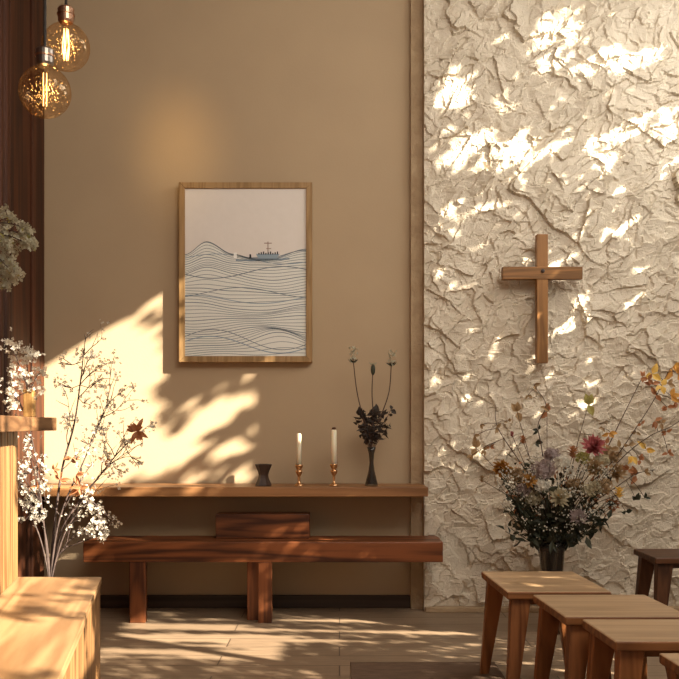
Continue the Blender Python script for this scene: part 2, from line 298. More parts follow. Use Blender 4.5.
# right wall, outside the frame: the windows that let the sun in
wr = MB()
openings = [(-.9, 2.12, 2.40, 4.17), (2.3, 3.315, 2.70, 4.17), (3.315, 3.62, 2.70, 3.42), (2.5, 3.62, .80, 2.36), (1.5, 2.5, 1.66, 2.36), (4.08, 5.20, 1.9, 4.42)]
ys_ = sorted({Y0, YB+.2} | {o[0] for o in openings} | {o[1] for o in openings}); zs_ = sorted({0, ZC} | {o[2] for o in openings} | {o[3] for o in openings})
for i in range(len(ys_)-1):
    for k in range(len(zs_)-1):
        cy = (ys_[i]+ys_[i+1])/2; cz = (zs_[k]+zs_[k+1])/2
        if not any(o[0] < cy < o[1] and o[2] < cz < o[3] for o in openings): wr.box(XR, XR+.04, ys_[i], ys_[i+1], zs_[k], zs_[k+1])
struct(wr.build('wall_right', M['white_wall']))
for i, o_ in enumerate(openings):
    wf = MB(); a, b_, c, d = o_
    if i not in (2,): wf.box(XR-.02, XR+.05, a-.04, a, c-.04, d+.04)
    if i not in (1, 4): wf.box(XR-.02, XR+.05, b_, b_+.04, c-.04, d+.04)
    elif i == 1: wf.box(XR-.02, XR+.05, b_, b_+.03, 3.46, d+.04); wf.box(XR-.02, XR+.05, a, b_, c-.04, c); wf.box(XR-.02, XR+.05, a, b_, d, d+.04)
    struct(wf.build('window_%d' % (i+1), M['darkwood']))
# tree outside the windows; its crown breaks the sun into patches
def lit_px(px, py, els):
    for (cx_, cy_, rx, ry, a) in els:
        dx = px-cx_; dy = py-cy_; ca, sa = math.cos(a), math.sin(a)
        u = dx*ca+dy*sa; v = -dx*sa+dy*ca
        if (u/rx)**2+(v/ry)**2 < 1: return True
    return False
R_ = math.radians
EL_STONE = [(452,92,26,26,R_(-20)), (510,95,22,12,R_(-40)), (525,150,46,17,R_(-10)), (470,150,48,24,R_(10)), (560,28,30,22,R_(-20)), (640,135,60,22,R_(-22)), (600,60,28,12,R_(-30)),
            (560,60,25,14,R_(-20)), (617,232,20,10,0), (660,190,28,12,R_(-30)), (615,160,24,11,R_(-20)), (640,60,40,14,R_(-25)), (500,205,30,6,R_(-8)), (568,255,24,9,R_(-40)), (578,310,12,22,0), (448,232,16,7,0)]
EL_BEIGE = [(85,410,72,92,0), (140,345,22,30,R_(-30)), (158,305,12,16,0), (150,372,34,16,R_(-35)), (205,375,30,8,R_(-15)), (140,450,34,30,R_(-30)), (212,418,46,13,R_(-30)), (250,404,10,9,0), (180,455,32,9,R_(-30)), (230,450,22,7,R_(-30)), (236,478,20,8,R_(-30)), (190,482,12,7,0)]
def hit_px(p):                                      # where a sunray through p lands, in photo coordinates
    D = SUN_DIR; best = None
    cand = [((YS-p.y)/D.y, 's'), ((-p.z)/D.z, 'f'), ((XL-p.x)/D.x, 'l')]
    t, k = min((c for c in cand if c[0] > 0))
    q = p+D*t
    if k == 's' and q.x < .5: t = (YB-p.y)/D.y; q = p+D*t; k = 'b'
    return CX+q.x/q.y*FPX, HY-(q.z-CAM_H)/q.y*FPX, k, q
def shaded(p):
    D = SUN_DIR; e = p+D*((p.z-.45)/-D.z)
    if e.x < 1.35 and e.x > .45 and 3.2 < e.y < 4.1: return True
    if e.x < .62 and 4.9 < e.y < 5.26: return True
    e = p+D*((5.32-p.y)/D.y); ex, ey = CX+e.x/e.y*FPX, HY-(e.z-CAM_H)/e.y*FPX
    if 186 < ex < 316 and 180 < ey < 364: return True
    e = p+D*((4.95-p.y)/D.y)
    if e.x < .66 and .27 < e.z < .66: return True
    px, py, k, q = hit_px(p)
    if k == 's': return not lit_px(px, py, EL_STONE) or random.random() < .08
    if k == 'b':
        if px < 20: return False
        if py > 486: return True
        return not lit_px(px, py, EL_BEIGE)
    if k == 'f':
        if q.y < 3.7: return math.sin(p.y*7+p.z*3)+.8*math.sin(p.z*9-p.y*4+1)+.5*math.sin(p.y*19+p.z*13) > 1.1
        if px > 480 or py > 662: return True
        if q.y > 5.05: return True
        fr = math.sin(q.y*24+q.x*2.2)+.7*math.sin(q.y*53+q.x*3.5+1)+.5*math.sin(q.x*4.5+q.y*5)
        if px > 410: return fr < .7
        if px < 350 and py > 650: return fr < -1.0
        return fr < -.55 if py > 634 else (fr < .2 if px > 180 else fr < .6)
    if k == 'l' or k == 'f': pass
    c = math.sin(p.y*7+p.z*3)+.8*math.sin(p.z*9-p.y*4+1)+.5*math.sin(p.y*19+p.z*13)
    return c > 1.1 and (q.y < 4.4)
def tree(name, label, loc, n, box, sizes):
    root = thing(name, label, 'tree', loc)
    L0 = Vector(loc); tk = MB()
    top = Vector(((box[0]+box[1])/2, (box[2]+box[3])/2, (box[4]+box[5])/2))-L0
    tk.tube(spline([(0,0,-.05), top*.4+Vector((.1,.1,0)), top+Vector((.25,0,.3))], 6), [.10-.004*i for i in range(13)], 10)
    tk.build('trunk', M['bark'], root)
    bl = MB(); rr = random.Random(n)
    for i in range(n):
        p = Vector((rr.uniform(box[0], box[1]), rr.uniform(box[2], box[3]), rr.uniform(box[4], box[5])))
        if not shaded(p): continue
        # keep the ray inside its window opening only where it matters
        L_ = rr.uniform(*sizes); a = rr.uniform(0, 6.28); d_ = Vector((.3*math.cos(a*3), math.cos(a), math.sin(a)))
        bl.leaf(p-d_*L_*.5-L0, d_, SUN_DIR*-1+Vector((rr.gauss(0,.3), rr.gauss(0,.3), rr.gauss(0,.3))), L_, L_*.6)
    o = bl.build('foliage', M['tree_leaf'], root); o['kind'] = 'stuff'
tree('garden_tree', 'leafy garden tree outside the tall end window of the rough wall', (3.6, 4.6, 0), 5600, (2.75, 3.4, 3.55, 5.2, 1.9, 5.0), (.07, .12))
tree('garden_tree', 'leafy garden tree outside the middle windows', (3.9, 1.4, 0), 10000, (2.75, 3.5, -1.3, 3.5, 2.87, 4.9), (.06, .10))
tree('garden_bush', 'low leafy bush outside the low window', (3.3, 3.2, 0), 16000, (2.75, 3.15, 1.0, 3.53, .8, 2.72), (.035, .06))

# ------------------------------------------------------------------ ledge along the back wall, bench, block
lx0 = XL+.0; S = 178
ledge = MB().box(lx0, .497, 5.04, YB-.01, .688, .742).build('wall_ledge', M['ledge'], bevel=.005)
tag(ledge, 'long light brown wooden ledge running along the beige back wall', 'shelf')
ledge2 = None
LZ = .742
bn = thing('altar_bench', 'long reddish brown wooden bench below the wall ledge', 'bench', (-.42, 5.09, 0))
bx0, bx1 = -.99, .99
MB().box(bx0, bx1, -.145, .145, .335, .447).build('seat', M['redwood'], bn, bevel=.006)
def bleg(x0, x1, y0, y1): MB().box(x0, x1, y0, y1, 0, .336).build('leg', M['redwood_v'], bn, bevel=.004)
bleg(-.735, -.648, -.14, -.09); bleg(-.028, .048, -.14, -.10)
bleg(-.785, -.70, .06, .12); bleg(-.095, -.03, -.07, .12)
blk = MB().box(-.265, .265, -.07, .07, 0, .138).build('wooden_box', M['redwood'], bevel=.004, loc=(-.435, 5.155, .448))
tag(blk, 'low reddish brown wooden box lying on the bench', 'box')

# ------------------------------------------------------------------ picture
pw, ph = 132*YB/FPX, 178*YB/FPX
pc = P(246, 273, YB-.03)
pic = thing('framed_picture', 'tall line drawing of sea waves and a small boat in an oak frame', 'picture', (pc.x, YB, pc.z))
fw = .036; hw, hh = pw/2, ph/2
fm = MB()
fm.hexa([(-hw,-.062,-hh),(hw,-.062,-hh),(hw-fw,-.062,-hh+fw),(-hw+fw,-.062,-hh+fw)][::-1], [(-hw,-.001,-hh),(hw,-.001,-hh),(hw-fw,-.001,-hh+fw),(-hw+fw,-.001,-hh+fw)][::-1])
fm.hexa([(-hw,-.062,hh),(-hw+fw,-.062,hh-fw),(hw-fw,-.062,hh-fw),(hw,-.062,hh)][::-1], [(-hw,-.001,hh),(-hw+fw,-.001,hh-fw),(hw-fw,-.001,hh-fw),(hw,-.001,hh)][::-1])
fm.hexa([(-hw,-.062,-hh),(-hw+fw,-.062,-hh+fw),(-hw+fw,-.062,hh-fw),(-hw,-.062,hh)][::-1], [(-hw,-.001,-hh),(-hw+fw,-.001,-hh+fw),(-hw+fw,-.001,hh-fw),(-hw,-.001,hh)][::-1])
fm.hexa([(hw,-.062,-hh),(hw,-.062,hh),(hw-fw,-.062,hh-fw),(hw-fw,-.062,-hh+fw)][::-1], [(hw,-.001,-hh),(hw,-.001,hh),(hw-fw,-.001,hh-fw),(hw-fw,-.001,-hh+fw)][::-1])
fm.build('frame', M['frame'], pic, bevel=.003)
aw, ah = pw-2*fw+.004, ph-2*fw+.004
ar = MB(); yf = -.050
def interp(x, xs, ys_):
    for i in range(len(xs)-1):
        if x <= xs[i+1]:
            t = (x-xs[i])/(xs[i+1]-xs[i]); t = t*t*(3-2*t); return ys_[i]*(1-t)+ys_[i+1]*t
    return ys_[-1]
TOPX = [0, .18, .40, .55, .70, 1.0]; TOPY = [.395, .318, .392, .418, .420, .362]      # down from the top, share of the height
def U(u, v, y): return (-aw/2+u*aw, y, ah/2-v*ah)
ar.add([U(0,0,yf), U(1,0,yf), U(1,1,yf), U(0,1,yf), U(0,0,-.01), U(1,0,-.01), U(1,1,-.01), U(0,1,-.01)], [(0,3,2,1),(4,5,6,7),(0,1,5,4),(1,2,6,5),(2,3,7,6),(3,0,4,7)], 0)
n = 40; us = [i/n for i in range(n+1)]
for i in range(n):
    a, c = us[i], us[i+1]; ya, yc = interp(a, TOPX, TOPY), interp(c, TOPX, TOPY)
    ar.add([U(a,ya,yf-.0006), U(c,yc,yf-.0006), U(c,1,yf-.0006), U(a,1,yf-.0006)], [(0,3,2,1)], 1)
def stroke(f, w_, mi, u0=0, u1=1, k=60, lift=.0012):
    for i in range(k):
        a = u0+(u1-u0)*i/k; c = u0+(u1-u0)*(i+1)/k; ya, yc = min(.998, max(0, f(a))), min(.998, max(0, f(c)))
        ar.add([U(a,ya-w_/2,yf-lift), U(c,yc-w_/2,yf-lift), U(c,yc+w_/2,yf-lift), U(a,ya+w_/2,yf-lift)], [(0,3,2,1)], mi)
NL = 40; rw = random.Random(3)
for i in range(NL):
    t = i/(NL-1)
    def f(u, t=t, i=i):
        env = math.exp(-t*5.5); top = interp(u, TOPX, TOPY)
        b0 = .395+.60*t
        w_ = .013*math.sin(u*5.2+t*9+1)*min(1, t*4)+.008*math.sin(u*9-t*17)*min(1, t*3)
        w_ += .03*math.exp(-((t-.28)/.07)**2)*math.exp(-((u-.12)/.2)**2)*-1+.035*math.exp(-((t-.52)/.06)**2)*math.exp(-((u-.75)/.22)**2)
        w_ -= .075*math.exp(-((t-.9)/.10)**2)*math.exp(-((u-.78)/.25)**2)-.02*math.exp(-((t-.92)/.10)**2)*math.exp(-((u-.2)/.25)**2)
        return b0*(1-env)+(top+t*.25)*env+w_
    stroke(f, (.0028 if i % 5 else .0042), 2)
for (c0, a0, ph0, w0, mi) in ((.50, .035, .3, .005, 2), (.62, .03, 2.2, .004, 2), (.93, -.05, .4, .006, 3), (.90, -.06, .3, .004, 2), (.42, .03, 3.3, .004, 3), (.66, -.025, 1.3, .005, 3)):
    stroke(lambda u, c0=c0, a0=a0, ph0=ph0: c0+a0*math.sin(u*5.5+ph0), w0, mi)
stroke(lambda u: interp(u, TOPX, TOPY)+.012*math.sin(u*7)*u, .0045, 2)
stroke(lambda u: .408+.02*math.sin(u*3), .010, 3, .42, .86)
# the boat: hull, people, mast; the white post and the dark figure left of it
bx, by = .68, .402
ar.add([U(bx-.095,by-.012,yf-.002), U(bx+.10,by-.012,yf-.002), U(bx+.075,by+.016,yf-.002), U(bx-.075,by+.016,yf-.002)], [(0,3,2,1)], 3)
for k in range(9): 
    u = bx-.075+k*.019; ar.add([U(u,by-.018-.004*(k % 3),yf-.0022), U(u+.009,by-.018-.004*(k % 3),yf-.0022), U(u+.010,by-.008,yf-.0022), U(u-.001,by-.008,yf-.0022)], [(0,3,2,1)], 4)
ar.add([U(bx+.0,by-.085,yf-.0022), U(bx+.007,by-.085,yf-.0022), U(bx+.007,by-.01,yf-.0022), U(bx+.0,by-.01,yf-.0022)], [(0,3,2,1)], 5)
ar.add([U(bx-.028,by-.078,yf-.0024), U(bx+.035,by-.078,yf-.0024), U(bx+.035,by-.073,yf-.0024), U(bx-.028,by-.073,yf-.0024)], [(0,3,2,1)], 5)
ar.add([U(bx-.01,by-.045,yf-.0024), U(bx+.03,by-.045,yf-.0024), U(bx+.03,by-.041,yf-.0024), U(bx-.01,by-.041,yf-.0024)], [(0,3,2,1)], 5)
ar.add([U(.402,.383,yf-.0025), U(.428,.383,yf-.0025), U(.428,.416,yf-.0025), U(.402,.416,yf-.0025)], [(0,3,2,1)], 6)
ar.add([U(.532,.392,yf-.0025), U(.545,.392,yf-.0025), U(.547,.416,yf-.0025), U(.530,.416,yf-.0025)], [(0,3,2,1)], 4)
ar.build('drawing', [M['print_sky'], M['print_sea'], M['ink'], M['ink_blue'], M['ink_dark'], M['ink_brown'], M['paper_white']], pic)

# ------------------------------------------------------------------ cross on the rough wall
s_ = FPX/5.17
cc = P(542.5, 273, 5.17)
cr = thing('wooden_cross', 'plain brown wooden cross hanging on the rough white wall', 'cross', (cc.x, 5.17, cc.z))
MB().box(-5.6/s_, 5.6/s_, 0, .05, -90/s_, 39/s_).build('upright', M['cross'], cr, bevel=.003)
MB().box(-40/s_, 40/s_, -.006, .045, -6.2/s_, 6.2/s_).build('crossbar', M['cross_x'], cr, bevel=.003)
MB().lathe([(.011, 0), (.011, .006), (.004, .009)], 12).build('nail', M['darkwood'], cr, loc=(0, -.006, .01)).rotation_euler = (math.pi/2, 0, 0)
MB().box(-.02, .02, .045, .13, -.02, .02).build('wall_peg', M['darkwood'], cr)

# ------------------------------------------------------------------ things on the ledge
LY = 5.14; sl = FPX/LY
def on_ledge(px): return ((px-CX)/sl, LY, LZ)
vb = MB().lathe([(.043,0),(.047,.004),(.044,.012),(.030,.045),(.027,.062),(.032,.082),(.046,.115),(.049,.122),(.045,.125),(.030,.10),(.0,.095)], 6, cap=False).build('hourglass_candle_holder', M['darkwood'], loc=on_ledge(263.5))
tag(vb, 'short dark wooden hourglass shaped block on the ledge', 'candle holder')
def candle(px, hs, hc, rc, lab1, lab2, loose):
    o = thing('candlestick', lab1, 'candlestick', on_ledge(px), 'brass candlesticks on the ledge')
    k = hs/.125
    MB().lathe([(0,0),(.027,0),(.027,.006),(.018,.012),(.009,.02),(.006,.034),(.009,.045),(.006,.052),(.012,.064),(.019,.078),(.021,.088),(.015,.092)], 20, cap=False).build('stem', M['brass'], o, smooth=True).scale = (1,1,k)
    MB().lathe([(.015,.090),(.012,.096),(.019,.104),(.022,.118),(.024,.125),(.019,.125),(.015,.112),(0,.112)], 20, cap=False).build('cup', M['brass'], o, smooth=True).scale = (1,1,k)
    x, y_, z = on_ledge(px)
    c = thing('taper_candle', lab2, 'candle', (x, y_, z+.113*k), 'cream candles in the candlesticks')
    MB().lathe([(0,0),(rc,0),(rc*.95,hc*.97),(rc*.6,hc),(0,hc*.995)], 16, cap=False).build('wax', M['wax'], c, smooth=True); wx_ = c.children[0]
    if loose: MB().lathe([(.004,0),(.012,.004),(.012,.014),(.006,.018)], 10).build('wick', M['wick'], wx_, loc=(0,0,hc-.006))
    else: MB().tube([(0,0,0),(.001,0,.008),(.003,0,.014)], .0016, 6).build('wick', M['wick'], wx_, loc=(0,0,hc-.004))
candle(299, .122, .19, .0135, 'brass candlestick holding the shorter cream candle, beside the dark hourglass block', 'shorter cream candle with a thin bare wick', False)
candle(334, .126, .21, .0155, 'brass candlestick holding the taller cream candle, beside the flower vase', 'taller cream candle with a thick burnt tip', True)
# small vase with dark flowers
vx, vy, vz = on_ledge(371.5)
vas = MB().lathe([(0,0),(.038,0),(.037,.008),(.018,.085),(.012,.135),(.016,.185),(.026,.222),(.024,.222),(.014,.185),(.009,.135),(.014,.085),(.03,.012),(0,.01)], 20, cap=False).build('hourglass_vase', M['smoke'], loc=(vx,vy,vz), smooth=True)
tag(vas, 'slim dark glass hourglass vase at the right end of the ledge', 'vase')
def PL(px, py, d=LY): return P(px, py, d)
def in_vase(base_p, pts): return [base_p+Vector((0,0,.03)), base_p+Vector((0,0,.14))]+pts
vbp = Vector((vx, vy, vz))
def dark_stem(name, label, px_pts, head, off, grp):
    root = thing(name, label, 'flower', vbp+Vector((off,0,.02)), grp)
    pts = [Vector((off*.3,0,.012)), Vector((off*.2,0,.12))]+[PL(x, y_)-root.location for x, y_ in px_pts]
    pts[0] = Vector((0,0,0)); pts[1] = Vector((-off,0,.11))
    sp_ = spline(pts, 6); MB().tube(sp_, [.0045-.002*i/len(sp_) for i in range(len(sp_))], 6).build('stem', M['darkstem'], root)
    tip = sp_[-1]; h = MB()
    if head == 'plume':
        for k in range(34): 
            a = tip+Vector((random.gauss(0,.012), random.gauss(0,.012), random.uniform(-.03,.055)))
            h.leaf(a, Vector((random.gauss(0,1), random.gauss(0,1), 1)), rvec(), .02, .011)
        h.build('flower_head', M['green_white'], root)
        q = MB()
        for k in range(6): q.leaf(tip+Vector((0,0,-.03)), Vector((math.cos(k*1.05), math.sin(k*1.05), .7)), rvec(), .04, .010)
        q.build('bracts', M['darkleaf'], root)
    else:
        h.ball(tip+Vector((0,0,-.015)), .017, 10, sq=(.8,.8,1.9)); h.build('bud', M['darkleaf'], root, smooth=True)
        q = MB()
        for k in range(8): q.leaf(tip+Vector((0,0,.01)), Vector((math.cos(k*.8), math.sin(k*.8), .6)), rvec(), .032, .010)
        q.build('petals', M['green_white'], root)
    lf = MB()
    for k in range(20):
        i = random.randint(10, max(12, len(sp_)-12)); p = sp_[min(i, len(sp_)-3)]
        dd = rvec(); dd.y *= .4; dd.z = abs(dd.z)*.5
        lf.leaf(p, dd, rvec(), random.uniform(.03,.06), random.uniform(.014,.028))
    lf.build('leaves', M['blackleaf'], root)
dark_stem('plumed_flower', 'dark stem with pale plume, leftmost of the three tall stems in the slim vase', [(370,436),(364,420),(357,392),(353,358)], 'plume', -.004, None)
dark_stem('budded_flower', 'middle tall stem with a dark pointed bud in the slim vase', [(371.5,436),(373,415),(372,392),(373,367)], 'bud', 0, None)
dark_stem('plumed_flower', 'dark stem with pale plume, rightmost of the three tall stems in the slim vase', [(373,436),(380,418),(389,392),(391.5,361)], 'plume', .004, None)
fo = thing('foliage_spray', 'dense dark leafy spray filling the mouth of the slim ledge vase', 'foliage', vbp+Vector((0,.004,.05)))
f1 = MB(); f2 = MB()
for k in range(12):
    a = random.uniform(-1, 1); tip = PL(372+a*20, 408+abs(a)*8-random.uniform(-18, 6)) - fo.location; tip.y += random.uniform(-.04, .04)
    sp_ = spline([(0,0,0), (0,0,.13), tip*.7+Vector((0,0,.045)), tip], 4); f2.tube(sp_, .0018, 5)
    for q in range(9):
        p = sp_[random.randint(6, len(sp_)-1)]; f1.leaf(p, rvec(), rvec(), random.uniform(.028,.055), random.uniform(.018,.034))
for (x, y_) in ((390,428),(385,431),(384,426),(366,430),(369,425),(363,418),(380,412),(376,421)):
    p = PL(x-8 if x > 376 else x, y_)-fo.location; f1.leaf(p, Vector((1 if x > 376 else -.6,-.2,.0)), rvec(), .06, .022)
f2.build('stalks', M['darkstem'], fo); f1.build('leaves', M['blackleaf'], fo)['kind'] = 'stuff'

# ------------------------------------------------------------------ left: cabinets, partition, shelf
def lx(d, x38): return x38-.19*(d-3.8)
zt = .449
def bench_cab(name, label, d0, d1, dx, ztop, inset):
    xr0, xr1 = lx(d0, -1.004)+dx, lx(d1, -1.004)+dx
    xl0, xl1 = lx(d0, -1.50), lx(d1, -1.50)
    root = thing(name, label, 'cabinet', ((xr0+xl0)/2, (d0+d1)/2, 0)); o = root.location
    Q = lambda x, y_: (x-o.x, y_-o.y)
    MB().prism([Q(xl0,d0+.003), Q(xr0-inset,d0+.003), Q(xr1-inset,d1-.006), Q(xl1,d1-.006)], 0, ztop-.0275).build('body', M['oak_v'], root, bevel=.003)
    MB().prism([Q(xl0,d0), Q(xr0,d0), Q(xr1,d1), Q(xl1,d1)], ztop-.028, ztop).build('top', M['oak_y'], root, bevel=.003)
bench_cab('low_cabinet', 'low pale oak cabinet at the left, the one farther from the camera', 3.003, 3.8, 0, zt, .004)
bench_cab('low_cabinet', 'low pale oak cabinet in the bottom left corner, the nearest to the camera', 1.7, 3.0, .006, zt+.002, .004)
# slatted partition standing on the cabinets
pt = thing('slatted_partition', 'pale oak slatted partition standing on the low cabinets', 'partition', (-1.37, 3.4, zt+.003))
pb = MB(); o = pt.location; z0 = 0; z1 = 1.064-zt-.003
d = 2.3
while d < 3.76:
    e = min(d+.125, 3.765); xa, xb = lx(d, -1.352), lx(e, -1.352)
    pb.prism([(xa-.06-o.x, d-o.y), (xa-o.x, d-o.y), (xb-o.x, e-o.y), (xb-.06-o.x, e-o.y)], z0, z1); d += .137
MBs = MB().prism([(lx(2.32,-1.37)-.03-o.x, 2.32-o.y), (lx(2.32,-1.37)-o.x, 2.32-o.y), (lx(3.75,-1.37)-o.x, 3.75-o.y), (lx(3.75,-1.37)-.03-o.x, 3.75-o.y)], z0+.002, z1-.002)
MBs.build('panel', M['shelf'], pt); pb.build('slats', M['oak_v'], pt, bevel=.003)
sh = MB().prism([(XL+.004,2.3), (-.98,2.3), (-1.228,3.6), (-1.206,3.84), (XL+.004,3.84)], 1.066, 1.122).build('wall_shelf', M['shelf'], bevel=.003)
tag(sh, 'thick brown wooden shelf jutting from the left wall above the low cabinets', 'shelf')
pot = MB().box(-.020, .020, -.020, .020, 0, .112).build('wooden_vase', M['pot_wood'], loc=(-1.268, 3.68, 1.1225), bevel=.003)
tag(pot, 'small square pale wooden vase near the end of the left shelf', 'vase')
def blossoms(mb, c, r, n, s=.011, sq=(1,1,1)):
    for k in range(n):
        p = Vector(c)+Vector((random.gauss(0,r*.5)*sq[0], random.gauss(0,r*.5)*sq[1], random.gauss(0,r*.5)*sq[2])); a = rvec(); a.y = -abs(a.y)-.3; a.normalize()
        t1 = a.orthogonal().normalized(); t2 = a.cross(t1); g = random.uniform(0, 1.5); q = s*random.uniform(.6, 1.3)
        for j in range(4):
            th = g+j*math.pi/2; dr = t1*math.cos(th)+t2*math.sin(th); sd2 = t1*math.cos(th+1.57)+t2*math.sin(th+1.57)
            mb.add([p, p+dr*q*.6+sd2*q*.42+a*q*.2, p+dr*q*1.05+a*q*.35, p+dr*q*.6-sd2*q*.42+a*q*.2], [(0,1,2,3)])
def twiggy(tw, start, d_, L, depth, ends, r=.0022, spread=.6, flat=.5):
    d_ = Vector(d_).normalized(); p = Vector(start); pts = [p.copy()]
    for k in range(4):
        d_ = (d_+Vector((random.gauss(0,.16), random.gauss(0,.1), random.gauss(0,.14)))).normalized(); p = p+d_*L/4; pts.append(p.copy())
        if depth > 0 and k > 0:
            s = rvec(); s.y *= flat; twiggy(tw, p, d_+s*spread, L*random.uniform(.45,.7), depth-1, ends, r*.65, spread, flat)
    tw.tube(pts, [r, r*.9, r*.75, r*.6, r*.4], 4); ends.append(p.copy())
# small bunch in the wooden vase
bo = thing('blossom_bunch', 'small bunch of white blossoms in the square wooden vase on the left shelf', 'flowers', (-1.268, 3.68, 1.16))
tw = MB(); bl = MB(); ends = []
for (x, y_) in ((14,345),(20,352),(30,356),(38,372),(26,376),(15,362),(36,392),(14,392),(20,404)):
    tip = P(x, y_, 3.68)-bo.location; tip.y += random.uniform(-.08,.08)
    sp_ = spline([(0,0,0), (0,0,.06), tip*.6+Vector((0,0,.04)), tip], 4); tw.tube(sp_, .0018, 5); blossoms(bl, tip, .035, 22, .011)
tw.build('stems', M['greystem'], bo); bl.build('blossoms', M['white_petal'], bo)['kind'] = 'stuff'
# wall pocket with pale sprays, just out of the frame; sprays reach in
wp = MB().lathe([(0,0),(.03,0),(.05,.10),(.055,.2),(.048,.2),(.04,.10),(0,.02)], 16, cap=False).build('wall_planter', M['ceramic'], loc=(XL+.062, 3.9, 1.62), smooth=True)
tag(wp, 'grey ceramic planter on the left wall holding pale greenish sprays', 'planter')
hb = thing('pale_flower_spray', 'pale greenish white flower spray hanging in from the left edge, above the shelf', 'flowers', (XL+.062, 3.9, 1.66))
tw = MB(); bl = MB(); gl_ = MB()
for (x, y_, rr_) in ((4,215,.04),(3,232,.06),(10,245,.05),(20,232,.035),(24,240,.03),(6,262,.05),(12,272,.045),(2,278,.05),(18,274,.03),(30,245,.012),(36,247,.010),(8,286,.02),(26,228,.02)):
    tip = P(x, y_, 3.9)-hb.location; tip.y += random.uniform(-.07,.07)
    sp_ = spline([(0,0,0), (.02,0,.22), tip*.6+Vector((0,0,.13)), tip], 5); tw.tube(sp_, .0022, 5)
    blossoms(bl, tip, rr_, int(700*rr_)+6, .015)
    for k in range(int(rr_*150)): gl_.leaf(tip+rvec()*rr_*.5, rvec(), rvec(), .03, .012)
tw.build('stems', M['greystem'], hb); bl.build('blossoms', M['green_white'], hb)['kind'] = 'stuff'; gl_.build('leaves', M['olive_leaf'], hb)['kind'] = 'stuff'
# big blossoming branches in a floor vase behind the far cabinet
FD = 4.25; fb = P(50, 577, FD)
fv = MB().lathe([(0,0),(.10,0),(.13,.06),(.135,.16),(.10,.26),(.06,.31),(.07,.34),(.062,.34),(.05,.31),(.09,.25),(.12,.15),(0,.03)], 24, cap=False).build('floor_vase', M['ceramic'], loc=(fb.x, FD, 0), smooth=True)
tag(fv, 'grey floor vase behind the far low cabinet holding white blossom branches', 'vase')
def blossom_branch(label, pts, twigs, clumps, leaves, r0=.0075):
    root = thing('blossom_branch', label, 'branch', (fb.x, FD, .05), 'white blossom branches in the floor vase'); o = root.location
    dy = random.uniform(-.12, .12)
    w3 = [Vector((0,0,0)), Vector((0,0,.26))]+[P(x, y_, FD+dy*min(1, max(0, (577-y_)/150)))-o for x, y_ in pts]
    sp_ = spline(w3, 6); n_ = len(sp_); MB().tube(sp_, [r0*(1-.75*i/n_) for i in range(n_)], 7).build('stem', M['greystem'], root, smooth=True)
    tw = MB(); ends = []
    for k in range(twigs):
        i = random.randint(int(n_*.42), n_-2); t = (sp_[i+1]-sp_[i]).normalized(); s = rvec(); s.y *= .5; s.z = abs(s.z)*.4
        twiggy(tw, sp_[i], t+s*.9, random.uniform(.09,.19), 1, ends, .0026)
    twiggy(tw, sp_[-1], sp_[-1]-sp_[-3], .08, 1, ends, .0024)
    bl = MB()
    for e in ends:
        if random.random() < .85: blossoms(bl, e, .022, random.randint(3, 7), .0078)
    for (x, y_, rr_, nn) in clumps:
        c = P(x, y_, FD+dy*.6)-o; blossoms(bl, c, rr_, int(nn*.8), .0105); q = min(sp_, key=lambda s_: (s_-c).length)
        for k in range(4): tw.tube([q, (q+c)/2+Vector((0,0,-.015)), c+rvec()*rr_*.6], .0018, 4)
    tw.build('twigs', M['greystem'], root)['kind'] = 'stuff'
    bl.build('blossoms', M['white_petal'], root)['kind'] = 'stuff'
    if leaves:
        lm = MB()
        for (x, y_, nn, L_) in leaves:
            c = P(x, y_, FD+dy-.02)-o
            for k in range(nn):
                dd = rvec(); dd.y *= .5; lm.leaf(c, dd, (0,-1,.2), L_*random.uniform(.7,1.2), L_*.38)
        lm.build('leaves', M['brown_leaf'], root)
    return root
blossom_branch('tallest blossom branch, rising straight with airy twigs against the sunlit wall', [(54,530),(62,470),(74,425),(80,385),(84,350)], 9, [(64,385,.05,26),(100,385,.05,26),(70,418,.05,26),(88,402,.04,14),(62,362,.03,12),(84,352,.03,10)], [(72,458,3,.06)], .0085)
blossom_branch('blossom branch reaching right, ending in a red-brown leaf cluster', [(60,535),(80,500),(98,478),(118,453),(137,434)], 7, [(120,470,.05,24),(138,462,.03,16),(104,452,.05,20),(125,440,.04,16)], [(137,431,15,.062),(105,462,4,.04)], .0075)
blossom_branch('blossom branch leaning left, in front of the pale slatted partition', [(42,545),(30,515),(14,495),(8,462)], 3, [(10,490,.03,16),(18,520,.03,14),(28,470,.04,22),(12,462,.02,10)], None, .005)
blossom_branch('blossom branch with dense white clumps low beside the cabinet', [(47,545),(42,520),(38,495),(34,470)], 2, [(36,505,.055,44),(30,490,.045,34),(44,488,.04,30),(40,518,.05,36),(26,505,.03,16)], [(60,480,5,.05)], .006)
blossom_branch('blossom branch with drooping white clumps overlapping the bench end', [(62,540),(78,512),(92,502),(101,514)], 3, [(92,508,.05,44),(98,522,.045,40),(104,534,.025,18),(86,495,.045,30),(90,530,.03,18)], [(80,488,9,.05)], .006)
blossom_branch('short blossom branch bending right below the ledge, above the cabinet top', [(56,560),(66,547),(74,535),(84,528)], 2, [(80,530,.02,8)], None, .004)
blossom_branch('thin blossom branch rising between the tallest and the leaf-tipped one', [(56,535),(66,500),(82,465),(96,432),(108,404)], 8, [(100,430,.04,20),(86,440,.05,24),(112,408,.03,12),(84,470,.04,16)], [(76,475,6,.05),(54,470,4,.04)], .0065)
blossom_branch('blossom branch rising at the left, half in front of the dark wall post', [(46,545),(42,510),(36,460),(28,420),(24,395)], 6, [(30,440,.04,16),(22,420,.03,12),(44,470,.04,20)], None, .006)

